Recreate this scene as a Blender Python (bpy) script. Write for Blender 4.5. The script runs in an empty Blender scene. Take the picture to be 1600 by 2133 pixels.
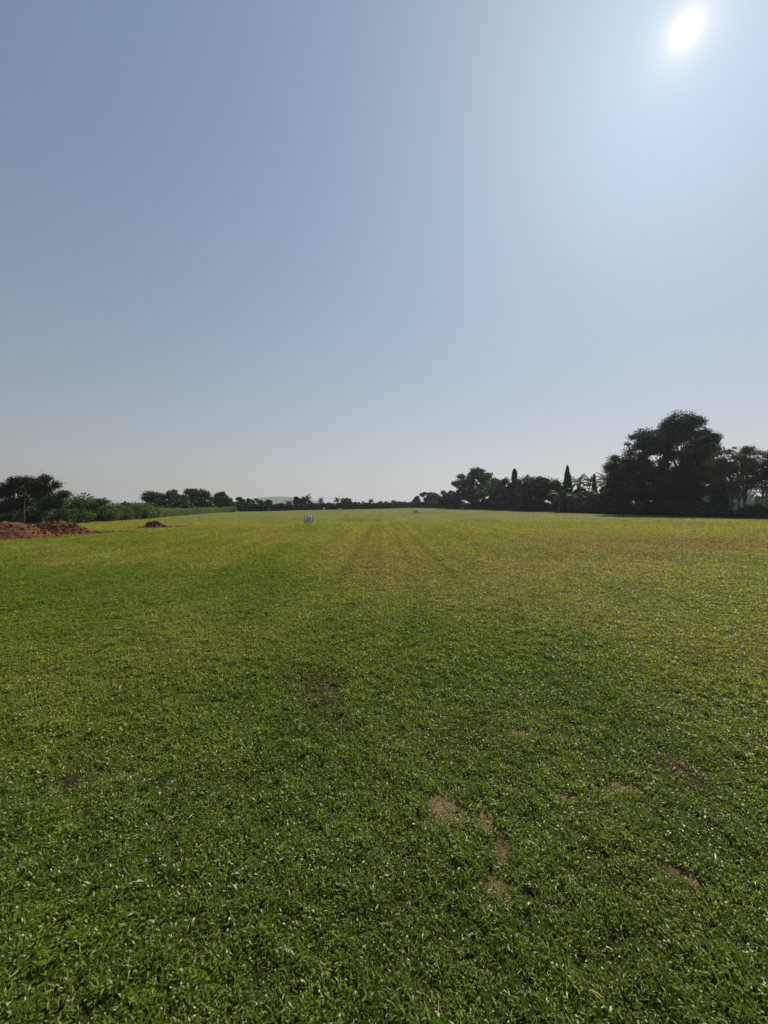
import bpy, math
import numpy as np
from mathutils import Vector
R = np.random.default_rng
sc = bpy.context.scene
rad = math.radians

# ------------------------------------------------------------------ camera
CAM_H, F_PX, HOR = 2.65, 800.0, 1047.0          # lens height (m), focal length and horizon row on a 1600 x 2133 frame
cam_d = bpy.data.cameras.new("camera")
cam = bpy.data.objects.new("camera", cam_d)
sc.collection.objects.link(cam)
cam.location = (0, 0, CAM_H)
cam.rotation_euler = (rad(90), 0, 0)
cam_d.sensor_fit = 'VERTICAL'
cam_d.sensor_height = 36.0
cam_d.lens = 36.0 * F_PX / 2133.0
cam_d.shift_y = (HOR - 1066.5) / 2133.0
cam_d.clip_start = 0.05
cam_d.clip_end = 9000
sc.camera = cam

# ------------------------------------------------------------------ sky and sun
S = Vector((0.7875, 1.0, 1.231)).normalized()    # towards the sun
SUN_EL = math.asin(S.z); SUN_AZ = math.atan2(S.x, S.y)
world = bpy.data.worlds.new("World"); sc.world = world
world.use_nodes = True
nt = world.node_tree; nt.nodes.clear()
def nd(t, typ, **k):
    n = t.nodes.new(typ)
    for a, b in k.items(): setattr(n, a, b)
    return n
def math_n(t, op, a, b=None, c=None):
    n = nd(t, 'ShaderNodeMath', operation=op)
    for i, v in enumerate((a, b, c)):
        if v is None: continue
        if isinstance(v, (int, float)): n.inputs[i].default_value = v
        else: t.links.new(v, n.inputs[i])
    return n.outputs[0]
def mix_n(t, fac, a, b, blend='MIX'):
    n = nd(t, 'ShaderNodeMix', data_type='RGBA', blend_type=blend)
    for i, v in ((0, fac), (6, a), (7, b)):
        if isinstance(v, (int, float)): n.inputs[i].default_value = v
        elif isinstance(v, (tuple, list)): n.inputs[i].default_value = (*v[:3], 1)
        else: t.links.new(v, n.inputs[i])
    return n.outputs[2]
sky = nd(nt, 'ShaderNodeTexSky', sky_type='NISHITA', sun_disc=False, sun_elevation=SUN_EL,
         sun_rotation=SUN_AZ, altitude=0, air_density=1.0, dust_density=0.7, ozone_density=1.0)
def vm(op, a, b):
    n = nd(nt, 'ShaderNodeVectorMath', operation=op)
    for i, v in enumerate((a, b)):
        if isinstance(v, (tuple, list)): n.inputs[i].default_value = v
        else: nt.links.new(v, n.inputs[i])
    return n.outputs[0]
# milky tropical air: the clear sky's range is rolled off and turns grey towards the horizon
roll = vm('DIVIDE', vm('MULTIPLY', sky.outputs[0], (1.95, 1.88, 1.53)), vm('ADD', vm('MULTIPLY', sky.outputs[0], (.315, .205, .105)), (1., 1., 1.)))
geo = nd(nt, 'ShaderNodeTexCoord')
sep = nd(nt, 'ShaderNodeSeparateXYZ'); nt.links.new(geo.outputs['Generated'], sep.inputs[0])
low = math_n(nt, 'POWER', 2.71828, math_n(nt, 'DIVIDE', math_n(nt, 'MAXIMUM', sep.outputs[2], 0.0), -0.31))
dotn = nd(nt, 'ShaderNodeVectorMath', operation='DOT_PRODUCT')
nt.links.new(geo.outputs['Generated'], dotn.inputs[0]); dotn.inputs[1].default_value = S
fw = nd(nt, 'ShaderNodeMapRange'); nt.links.new(dotn.outputs['Value'], fw.inputs[0])          # haze scatters forward: duller away from the sun
for i, q in enumerate((0.0, 0.68, 0.60, 0.85)): fw.inputs[i + 1].default_value = q
bw = nd(nt, 'ShaderNodeRGBToBW'); nt.links.new(roll, bw.inputs[0])
grey = mix_n(nt, 1.0, math_n(nt, 'MULTIPLY', bw.outputs[0], fw.outputs[0]), (1.10, 1.04, 0.985), 'MULTIPLY')
skyc = mix_n(nt, low, roll, grey)
ang = math_n(nt, 'ARCCOSINE', math_n(nt, 'MINIMUM', dotn.outputs['Value'], 0.999999))
deg = math_n(nt, 'MULTIPLY', ang, 57.2958)
# bright aureole of the hazy sky round the sun
core = math_n(nt, 'MULTIPLY', math_n(nt, 'POWER', 2.71828, math_n(nt, 'MULTIPLY', math_n(nt, 'POWER', math_n(nt, 'DIVIDE', deg, 0.54), 2.0), -1.0)), 26.0)
halo = math_n(nt, 'MULTIPLY', math_n(nt, 'POWER', 2.71828, math_n(nt, 'DIVIDE', deg, -1.15)), 7.5)
wide = math_n(nt, 'MULTIPLY', math_n(nt, 'POWER', 2.71828, math_n(nt, 'DIVIDE', deg, -4.2)), 0.45)
warm = mix_n(nt, 1.0, mix_n(nt, 1.0, (1.0, 0.66, 0.34), halo, 'MULTIPLY'), mix_n(nt, 1.0, (1.0, 0.86, 0.66), math_n(nt, 'ADD', core, wide), 'MULTIPLY'), 'ADD')
comb = mix_n(nt, 1.0, skyc, warm, 'ADD')
bg = nd(nt, 'ShaderNodeBackground'); bg.inputs['Strength'].default_value = 0.10
out = nd(nt, 'ShaderNodeOutputWorld')
nt.links.new(comb, bg.inputs['Color']); nt.links.new(bg.outputs[0], out.inputs['Surface'])

sun_d = bpy.data.lights.new("sun", 'SUN'); sun_d.energy = 5.0; sun_d.angle = rad(0.55); sun_d.color = (1.0, 0.91, 0.76)
sun = bpy.data.objects.new("sun", sun_d); sc.collection.objects.link(sun)
sun.rotation_euler = (-S).to_track_quat('-Z', 'Y').to_euler()
sun.location = S * 300

sc.view_settings.view_transform = 'Standard'
sc.view_settings.look = 'None'
sc.view_settings.exposure = 0.2
sc.view_settings.gamma = 1.0
sc.cycles.use_denoising = True
sc.cycles.max_bounces = 8; sc.cycles.transmission_bounces = 4; sc.cycles.volume_bounces = 0

# ------------------------------------------------------------------ helpers
def link(o, parent=None):
    sc.collection.objects.link(o)
    if parent: o.parent = parent
    return o
def tag(o, label=None, cat=None, group=None, kind=None):
    if label: o['label'] = label
    if cat: o['category'] = cat
    if group: o['group'] = group
    if kind: o['kind'] = kind
    return o
def empty(name, loc, label, cat, group=None, rz=0.0):
    o = bpy.data.objects.new(name, None); o.empty_display_size = 0.3
    o.location = loc; o.rotation_euler = (0, 0, rz)
    return tag(link(o), label, cat, group)
def dup(root, loc, label, group=None, rz=0.0, scale=(1, 1, 1)):
    r = root.copy(); r.location = loc; r.rotation_euler = (0, 0, rz); r.scale = scale
    sc.collection.objects.link(r); r['label'] = label
    if group: r['group'] = group
    for ch in list(root.children):
        c = ch.copy(); sc.collection.objects.link(c); c.parent = r
        for g in ch.children:
            d = g.copy(); sc.collection.objects.link(d); d.parent = c
    return r
def mesh_np(name, V, quads=None, tris=None, col=None, smooth=False, mat=None):
    me = bpy.data.meshes.new(name)
    V = np.asarray(V, np.float32).reshape(-1, 3)
    q = np.zeros((0, 4), np.int32) if quads is None else np.asarray(quads, np.int32)
    t = np.zeros((0, 3), np.int32) if tris is None else np.asarray(tris, np.int32)
    loops = np.concatenate([q.ravel(), t.ravel()])
    tot = np.concatenate([np.full(len(q), 4, np.int32), np.full(len(t), 3, np.int32)])
    st = np.concatenate([[0], np.cumsum(tot)[:-1]]).astype(np.int32)
    me.vertices.add(len(V)); me.loops.add(len(loops)); me.polygons.add(len(tot))
    me.vertices.foreach_set('co', V.ravel())
    me.loops.foreach_set('vertex_index', loops)
    me.polygons.foreach_set('loop_start', st)
    me.polygons.foreach_set('loop_total', tot)
    if smooth: me.polygons.foreach_set('use_smooth', np.ones(len(tot), bool))
    if col is not None:
        c = np.ones((len(V), 4), np.float32); c[:, :col.shape[1]] = col
        a = me.color_attributes.new('Col', 'FLOAT_COLOR', 'POINT'); a.data.foreach_set('color', c.ravel())
    me.update(calc_edges=True)
    if mat: me.materials.append(mat)
    return me
def obj(name, me, parent=None, loc=(0, 0, 0)):
    o = bpy.data.objects.new(name, me); o.location = loc
    return link(o, parent)
class MB:                                         # collects boxes, prisms and tubes into one mesh
    def __init__(s): s.V = []; s.Q = []; s.n = 0
    def add(s, V, Q):
        V = np.asarray(V, float).reshape(-1, 3); s.V.append(V); s.Q.append(np.asarray(Q).reshape(-1, 4) + s.n); s.n += len(V)
    def box(s, c, d):
        c = np.array(c, float); h = np.array(d, float) / 2
        sg = np.array([(-1,-1,-1),(1,-1,-1),(1,1,-1),(-1,1,-1),(-1,-1,1),(1,-1,1),(1,1,1),(-1,1,1)], float)
        s.add(c + sg * h, [(0,3,2,1),(4,5,6,7),(0,1,5,4),(1,2,6,5),(2,3,7,6),(3,0,4,7)])
    def tube(s, P, r, n=6):
        P = np.asarray(P, float); r = np.broadcast_to(np.asarray(r, float), (len(P),))
        T = np.gradient(P, axis=0); T /= np.linalg.norm(T, axis=1, keepdims=True) + 1e-9
        up = np.where(np.abs(T[:, 2:3]) > 0.9, np.array([[1., 0, 0]]), np.array([[0, 0, 1.]]))
        A = np.cross(T, up); A /= np.linalg.norm(A, axis=1, keepdims=True) + 1e-9
        B = np.cross(T, A)
        a = np.linspace(0, 2 * np.pi, n, endpoint=False)
        V = P[:, None] + r[:, None, None] * (np.cos(a)[None, :, None] * A[:, None] + np.sin(a)[None, :, None] * B[:, None])
        i = np.arange(len(P) - 1)[:, None] * n; j = np.arange(n)[None]; k = (j + 1) % n
        s.add(V, np.stack([i + j, i + k, i + n + k, i + n + j], -1))
    def ribbon(s, pts, w, y0, y1):                # polyline in xz with width w, solid from y0 to y1
        p = np.asarray(pts, float); T = np.gradient(p, axis=0); T /= np.linalg.norm(T, axis=1, keepdims=True) + 1e-9
        N = np.stack([-T[:, 1], T[:, 0]], 1) * w / 2
        L, Rr = p + N, p - N
        for i in range(len(p) - 1):
            c = [L[i], Rr[i], Rr[i+1], L[i+1]]
            V = [(x, y0, z) for x, z in c] + [(x, y1, z) for x, z in c]
            s.add(V, [(0,1,2,3),(7,6,5,4),(0,4,5,1),(1,5,6,2),(2,6,7,3),(3,7,4,0)])
    def mesh(s, name, mat, smooth=False):
        return mesh_np(name, np.concatenate(s.V), np.concatenate(s.Q), mat=mat, smooth=smooth)

def vnoise(x, y, seed=0):                         # smooth value noise, 0..1, lattice spacing 1
    xi = np.floor(x).astype(np.int64); yi = np.floor(y).astype(np.int64)
    fx = x - xi; fy = y - yi
    fx = fx * fx * (3 - 2 * fx); fy = fy * fy * (3 - 2 * fy)
    def h(a, b):
        n = (a * 374761393 + b * 668265263 + seed * 974634777) & 0xffffffff
        n = ((n ^ (n >> 13)) * 1274126177) & 0xffffffff
        return ((n ^ (n >> 16)) & 0xffff) / 65535.0
    a = h(xi, yi) * (1 - fx) + h(xi + 1, yi) * fx
    b = h(xi, yi + 1) * (1 - fx) + h(xi + 1, yi + 1) * fx
    return a * (1 - fy) + b * fy
def fbm(x, y, seed=0, o=3):
    v = 0; s = 0; a = 1.0
    for k in range(o):
        v = v + a * vnoise(x * 2 ** k, y * 2 ** k, seed + 17 * k); s += a; a *= 0.5
    return v / s
def gauss(x, y, cx, cy, rx, ry): return np.exp(-((x - cx) / rx) ** 2 - ((y - cy) / ry) ** 2)
def sstep(a, b, v):
    t = np.clip((v - a) / (b - a), 0, 1); return t * t * (3 - 2 * t)

# ------------------------------------------------------------------ the field: height, wear and colour
def ground_z(x, y):
    x = np.asarray(x, float); y = np.asarray(y, float)
    z = 0.05 * (fbm(x / 2.2, y / 2.2, 3, 2) - 0.5) + 0.02 * (vnoise(x / 0.45, y / 0.45, 5) - 0.5)
    far = sstep(12, 45, y)
    z = z + far * 0.22 * (fbm(x / 30, y / 14, 9, 2) - 0.5)
    z = z + 0.34 * sstep(0, 1, 1.6 - np.hypot((x - 13.5) / 5.5, (y - 97) / 4.5))      # low putting green
    z = z + 0.20 * sstep(0, 1, 1.6 - np.hypot((x + 3.2) / 3.2, (y - 62) / 3.2))       # raised target green
    return z
STRAW = [(0.46,3.36,.06,.11),(0.60,3.34,.06,.11),(0.52,3.20,.05,.09),(0.66,3.22,.05,.08),(0.84,3.27,.05,.11),(0.87,3.13,.05,.08),(0.91,2.94,.05,.09),
         (0.64,2.76,.06,.06),(0.75,2.66,.09,.07),(0.80,2.58,.05,.06),(2.16,3.58,.07,.05),(2.25,3.54,.09,.05),(1.62,3.42,.07,.05),(2.05,2.76,.05,.05),
         (2.14,2.68,.06,.05),(1.55,4.4,.08,.07)]
BROWN = [(2.90,3.80,.20,.22),(-0.98,5.55,.34,.42),(-0.75,5.0,.20,.20),(-3.0,3.62,.14,.14),(-0.55,4.62,.16,.14),(2.95,3.6,.10,.12)]
HOLES = [(-0.56,4.70,.06,.07),(-0.50,4.60,.04,.05),(-0.27,4.52,.06,.06),(-1.24,4.90,.07,.06),(-0.93,4.98,.06,.05),(-0.72,5.53,.05,.08),(-0.98,5.40,.06,.06),
         (-0.9,4.86,.05,.05),(-2.98,3.62,.06,.05),(2.80,3.93,.06,.08),(2.93,3.80,.05,.05),(0.1,5.62,.22,.03),(1.00,3.42,.05,.07),(0.94,3.05,.05,.05),
         (-3.6,4.3,.08,.06),(0.98,2.58,.06,.05),(-1.2,2.45,.07,.05),(-2.3,5.5,.3,.06)]
def masks(x, y):
    wob = 1 + 0.9 * (vnoise(x / 0.07, y / 0.07, 31) - 0.5) + 0.9 * (vnoise(x / 0.025, y / 0.03, 33) - 0.5)
    st = np.zeros_like(x); br = np.zeros_like(x); ho = np.zeros_like(x)
    near = y < 12
    xn, yn, wn = x[near], y[near], wob[near]
    for c in STRAW: st[near] = np.maximum(st[near], gauss(xn, yn, c[0], c[1], c[2] * 1.35, c[3] * 1.3) * (wn * 1.7 - .45))
    for c in BROWN: br[near] = np.maximum(br[near], gauss(xn, yn, *c) * (0.6 + 0.4 * wn))
    for c in HOLES: ho[near] = np.maximum(ho[near], gauss(xn, yn, c[0], c[1], c[2] * 1.3, c[3] * 1.3) * wn)
    return sstep(.35, .75, st), np.clip(br, 0, 1), sstep(.35, .7, ho)
def dryness(x, y):
    d = 0.55 * fbm(x / 7.0, y / 7.0, 41, 3) + 0.45 * fbm(x / 2.6, y / 9.0, 43, 3)
    d = sstep(.36, .70, d) * 0.42 + 0.16 * (fbm(x / 0.35, y / 0.5, 53, 2) - .5) + 0.05
    d = d + 0.25 * (fbm(x / 0.9, y / 1.4, 47, 2) - 0.5)
    for cx, cy, rx, ry, a in ((20, 25, 13, 5.0, .75), (-1.2, 30, 3.2, 13, .26), (-0.8, 17, 3.0, 7, .18), (3.4, 18, 2.6, 7, .16), (-12, 18, 5, 2.2, .25),
                              (8, 15, 3.5, 2, .3), (-9, 30, 6, 3, .3), (0.6, 12, 3.4, 4.0, .14), (30, 40, 14, 5, .3), (-20, 22, 5, 2, .25)):
        d = d + a * gauss(x, y, cx, cy, rx, ry)
    d = d + 0.06 * sstep(10, 45, y)
    d = d + 0.16 * np.exp(-((x - 2.5 + 0.018 * (y - 14)) / 0.22) ** 2) * sstep(11, 16, y) * (1 - sstep(34, 46, y))       # wheel track
    d = d + 0.12 * np.exp(-((x - 1.2 + 0.02 * (y - 14)) / 0.2) ** 2) * sstep(13, 18, y) * (1 - sstep(30, 40, y))
    d = d + 0.04 * np.sin(x * 2 * np.pi / 3.1 + 0.4) * sstep(14, 30, y)                                                  # mowing bands
    g = gauss(x, y, -5.5, 13.5, 3.2, 3.0) + gauss(x, y, 1.6, 8.0, 2.0, 2.2) + gauss(x, y, 11, 11.5, 4, 3) + gauss(x, y, -13, 14, 4, 2.5)
    return np.clip(d - 0.22 * g, 0, 1)
GREEN = np.array([0.138, 0.180, 0.020]); LUSH = np.array([0.096, 0.150, 0.011]); YEL = np.array([0.200, 0.206, 0.064]); DRYC = np.array([0.212, 0.190, 0.078])
STRAWC = np.array([0.54, 0.40, 0.22]); BRN = np.array([0.090, 0.068, 0.028]); SOIL = np.array([0.020, 0.015, 0.009])
def lerp(a, b, t): return a + (b - a) * t[:, None]
def turf_colour(x, y, rnd=None):
    d = dryness(x, y)
    c = lerp(np.broadcast_to(LUSH, (len(x), 3)), GREEN, np.clip(d * 3, 0, 1))
    c = lerp(c, YEL, sstep(-.04, .92, d + 0.54 * np.clip(np.log(np.maximum(y, 1) / 2.6) / 3.0, 0, 1) - 0.10)) 
    c = lerp(c, DRYC, sstep(.42, 1.0, d))
    worn = np.maximum(gauss(x, y, 21, 25.5, 12, 4.5), .7 * gauss(x, y, 12, 20, 6, 2.5)) * (.35 + .9 * fbm(x / 3.2, y / 2.2, 97, 3))
    c = lerp(c, np.array([0.150, 0.118, 0.056]), np.clip(worn, 0, .85))
    earth = np.zeros_like(x)
    for cx, cy, rx, ry in ((-29.9, 29.2, 5.4, 3.7), (-27.4, 32.6, 3.6, 2.7), (-23.9, 40.0, 1.7, 1.35), (-24.0, 33.6, 2.6, .7), (-22.4, 40.6, 1.6, .4)):
        earth = np.maximum(earth, sstep(0, 1, 2.6 - 2.1 * np.hypot((x - cx) / rx, (y - cy) / ry) + 1.2 * (fbm(x / .6, y / .8, 91, 2) - .5)))
    c = lerp(c, np.array([0.115, 0.078, 0.040]), earth * .8)
    lane = 0.5 + 0.5 * np.sin(x * 2 * np.pi / 2.3 + 0.8 * np.sin(y / 17) + 0.6)          # lay of the mown lanes
    c = c * (1 + (0.10 * (lane - .5) + 0.10 * (fbm(x / 0.55, y / 9, 83, 2) - .5) * 2) * sstep(9, 20, y))[:, None]
    for x0, sl, w, a in ((2.5, -.018, .20, .26), (1.15, -.012, .16, .18), (-1.5, .010, .22, .18), (-0.2, .0, .16, .15)):
        c = c * (1 - a * np.exp(-((x - x0 - sl * (y - 14)) / w) ** 2) * sstep(10, 15, y) * (1 - sstep(36, 60, y)) * (.5 + vnoise(y / 2.5, x * 0 + x0, 7)))[:, None]
    return c

# ------------------------------------------------------------------ materials
def new_mat(name):
    m = bpy.data.materials.new(name); m.use_nodes = True
    t = m.node_tree; t.nodes.clear()
    return m, t, nd(t, 'ShaderNodeOutputMaterial')
def simple_mat(name, col, rough=0.6, var=0.15, scale=8.0, bump=0.0, metal=0.0):
    m, t, o = new_mat(name)
    tc = nd(t, 'ShaderNodeTexCoord'); n = nd(t, 'ShaderNodeTexNoise'); n.inputs['Scale'].default_value = scale; n.inputs['Detail'].default_value = 5
    t.links.new(tc.outputs['Object'], n.inputs['Vector'])
    c = mix_n(t, n.outputs[0], [v * (1 - var) for v in col], [min(1, v * (1 + var)) for v in col])
    p = nd(t, 'ShaderNodeBsdfPrincipled'); p.inputs['Roughness'].default_value = rough; p.inputs['Metallic'].default_value = metal
    t.links.new(c, p.inputs['Base Color'])
    if bump:
        b = nd(t, 'ShaderNodeBump'); b.inputs['Strength'].default_value = bump; b.inputs['Distance'].default_value = 0.05
        t.links.new(n.outputs[0], b.inputs['Height']); t.links.new(b.outputs[0], p.inputs['Normal'])
    t.links.new(p.outputs[0], o.inputs[0])
    return m
def leaf_mat(name, dark, light, trans=0.25, gloss=0.012, rough=0.5):
    m, t, o = new_mat(name)
    a = nd(t, 'ShaderNodeVertexColor', layer_name='Col')
    s = nd(t, 'ShaderNodeSeparateColor'); t.links.new(a.outputs[0], s.inputs[0])
    c = mix_n(t, s.outputs[0], dark, light)
    d = nd(t, 'ShaderNodeBsdfDiffuse'); t.links.new(c, d.inputs[0])
    tr = nd(t, 'ShaderNodeBsdfTranslucent'); t.links.new(mix_n(t, 1.0, c, (1.3, 1.35, 0.6), 'MULTIPLY'), tr.inputs[0])
    g = nd(t, 'ShaderNodeBsdfGlossy'); g.inputs['Roughness'].default_value = rough; g.inputs['Color'].default_value = (1, 1, 1, 1)
    m1 = nd(t, 'ShaderNodeMixShader'); m1.inputs[0].default_value = trans
    t.links.new(d.outputs[0], m1.inputs[1]); t.links.new(tr.outputs[0], m1.inputs[2])
    m2 = nd(t, 'ShaderNodeMixShader'); m2.inputs[0].default_value = gloss
    t.links.new(m1.outputs[0], m2.inputs[1]); t.links.new(g.outputs[0], m2.inputs[2])
    t.links.new(m2.outputs[0], o.inputs[0])
    return m
M = {}
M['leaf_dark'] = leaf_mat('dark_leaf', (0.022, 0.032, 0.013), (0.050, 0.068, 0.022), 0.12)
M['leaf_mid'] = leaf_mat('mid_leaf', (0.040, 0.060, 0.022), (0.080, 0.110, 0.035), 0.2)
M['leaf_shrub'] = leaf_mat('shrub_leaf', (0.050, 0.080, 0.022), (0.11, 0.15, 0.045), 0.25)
M['leaf_olive'] = leaf_mat('olive_leaf', (0.055, 0.055, 0.030), (0.090, 0.085, 0.042), 0.15)
M['reed'] = leaf_mat('reed_blade', (0.10, 0.13, 0.05), (0.24, 0.25, 0.13), 0.3)
M['palm'] = leaf_mat('palm_leaf', (0.035, 0.050, 0.020), (0.075, 0.095, 0.035), 0.12, 0.025, 0.5)
M['bark'] = simple_mat('bark', (0.10, 0.08, 0.06), 0.9, 0.4, 6, 0.4)
M['dark_bark'] = simple_mat('dark_bark', (0.045, 0.037, 0.03), 0.95, 0.4, 6, 0.4)
M['pale_bark'] = simple_mat('pale_bark', (0.28, 0.25, 0.21), 0.85, 0.3, 6, 0.3)

# grass blades
m, t, o = new_mat('grass_blade')
a = nd(t, 'ShaderNodeVertexColor', layer_name='Col')
p = nd(t, 'ShaderNodeBsdfPrincipled'); p.inputs['Roughness'].default_value = 0.40; t.links.new(a.outputs['Alpha'], p.inputs['Specular IOR Level'])
t.links.new(a.outputs[0], p.inputs['Base Color'])
tr = nd(t, 'ShaderNodeBsdfTranslucent'); t.links.new(mix_n(t, 1.0, a.outputs[0], (2.0, 1.9, 0.45), 'MULTIPLY'), tr.inputs[0])
ms = nd(t, 'ShaderNodeMixShader'); ms.inputs[0].default_value = 0.44
t.links.new(p.outputs[0], ms.inputs[1]); t.links.new(tr.outputs[0], ms.inputs[2]); t.links.new(ms.outputs[0], o.inputs[0])
M['blade'] = m
# turf seen from far: per-vertex wear times fine grain
m, t, o = new_mat('turf')
a = nd(t, 'ShaderNodeVertexColor', layer_name='Col')
tc = nd(t, 'ShaderNodeTexCoord')
def noise(scale, vec, detail=4, rough=0.6):
    n = nd(t, 'ShaderNodeTexNoise'); n.inputs['Scale'].default_value = scale; n.inputs['Detail'].default_value = detail; n.inputs['Roughness'].default_value = rough
    t.links.new(vec, n.inputs['Vector']); return n.outputs[0]
n1 = noise(9.0, tc.outputs['Object']); n2 = noise(1.3, tc.outputs['Object'], 6); n3 = noise(0.25, tc.outputs['Object'], 5)
def rng_n(v, lo, hi, a0, b0):
    n = nd(t, 'ShaderNodeMapRange'); t.links.new(v, n.inputs[0])
    for i, q in enumerate((lo, hi, a0, b0)): n.inputs[i + 1].default_value = q
    return n.outputs[0]
g = math_n(t, 'MULTIPLY', math_n(t, 'MULTIPLY', rng_n(n1, .3, .7, .68, 1.3), rng_n(n2, .3, .7, .74, 1.24)), rng_n(n3, .3, .7, .8, 1.2))
c = mix_n(t, 1.0, a.outputs[0], g, 'MULTIPLY')
p = nd(t, 'ShaderNodeBsdfPrincipled'); p.inputs['Roughness'].default_value = 0.9; p.inputs['Specular IOR Level'].default_value = 0.04
t.links.new(c, p.inputs['Base Color'])
bmp = nd(t, 'ShaderNodeBump'); bmp.inputs['Strength'].default_value = 0.7; bmp.inputs['Distance'].default_value = 0.06
t.links.new(math_n(t, 'ADD', n1, n2), bmp.inputs['Height']); t.links.new(bmp.outputs[0], p.inputs['Normal'])
t.links.new(p.outputs[0], o.inputs[0])
M['turf'] = m
M['soil'] = None
m, t, o = new_mat('red_soil')
tc = nd(t, 'ShaderNodeTexCoord')
n1 = noise(3.0, tc.outputs['Object'], 8, 0.7); n2 = noise(14.0, tc.outputs['Object'], 5)
c = mix_n(t, rng_n(n1, .3, .7, 0, 1), (0.046, 0.021, 0.011), (0.155, 0.063, 0.030))
c = mix_n(t, rng_n(n2, .55, .75, 0, .5), c, (0.29, 0.165, 0.09))
p = nd(t, 'ShaderNodeBsdfPrincipled'); p.inputs['Roughness'].default_value = 0.95; p.inputs['Specular IOR Level'].default_value = 0.1
t.links.new(c, p.inputs['Base Color'])
bmp = nd(t, 'ShaderNodeBump'); bmp.inputs['Strength'].default_value = 0.6; bmp.inputs['Distance'].default_value = 0.08
t.links.new(n2, bmp.inputs['Height']); t.links.new(bmp.outputs[0], p.inputs['Normal'])
t.links.new(p.outputs[0], o.inputs[0]); M['soil'] = m

# ------------------------------------------------------------------ ground sheet
def build_ground():
    ys = [-12.0]
    while ys[-1] < 2600:
        y = ys[-1]; ys.append(y + (1.0 if y < -1 else max(0.10, 0.022 * y)))
    u = np.linspace(-1, 1, 401)
    xs = np.sign(u) * (np.abs(u) * 18 + 1750 * np.abs(u) ** 7)
    X, Y = np.meshgrid(xs, np.array(ys))
    x, y = X.ravel(), Y.ravel()
    z = ground_z(x, y)
    c = turf_colour(x, y)
    st, br, ho = masks(x, y)
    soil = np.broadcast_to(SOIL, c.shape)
    cn = lerp(c * 0.45, SOIL, np.full(len(x), .8))  # near soil colour darkened to deepen the shade in gaps between blades
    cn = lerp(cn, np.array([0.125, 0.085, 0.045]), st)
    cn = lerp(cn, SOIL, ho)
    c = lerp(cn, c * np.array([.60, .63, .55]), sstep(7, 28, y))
    n = len(xs); i = np.arange(len(ys) - 1)[:, None] * n; j = np.arange(n - 1)[None]
    Q = np.stack([i + j, i + j + 1, i + n + j + 1, i + n + j], -1).reshape(-1, 4)
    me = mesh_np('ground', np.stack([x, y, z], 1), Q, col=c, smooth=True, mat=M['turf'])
    tag(obj('ground', me), kind='structure')
build_ground()

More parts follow.
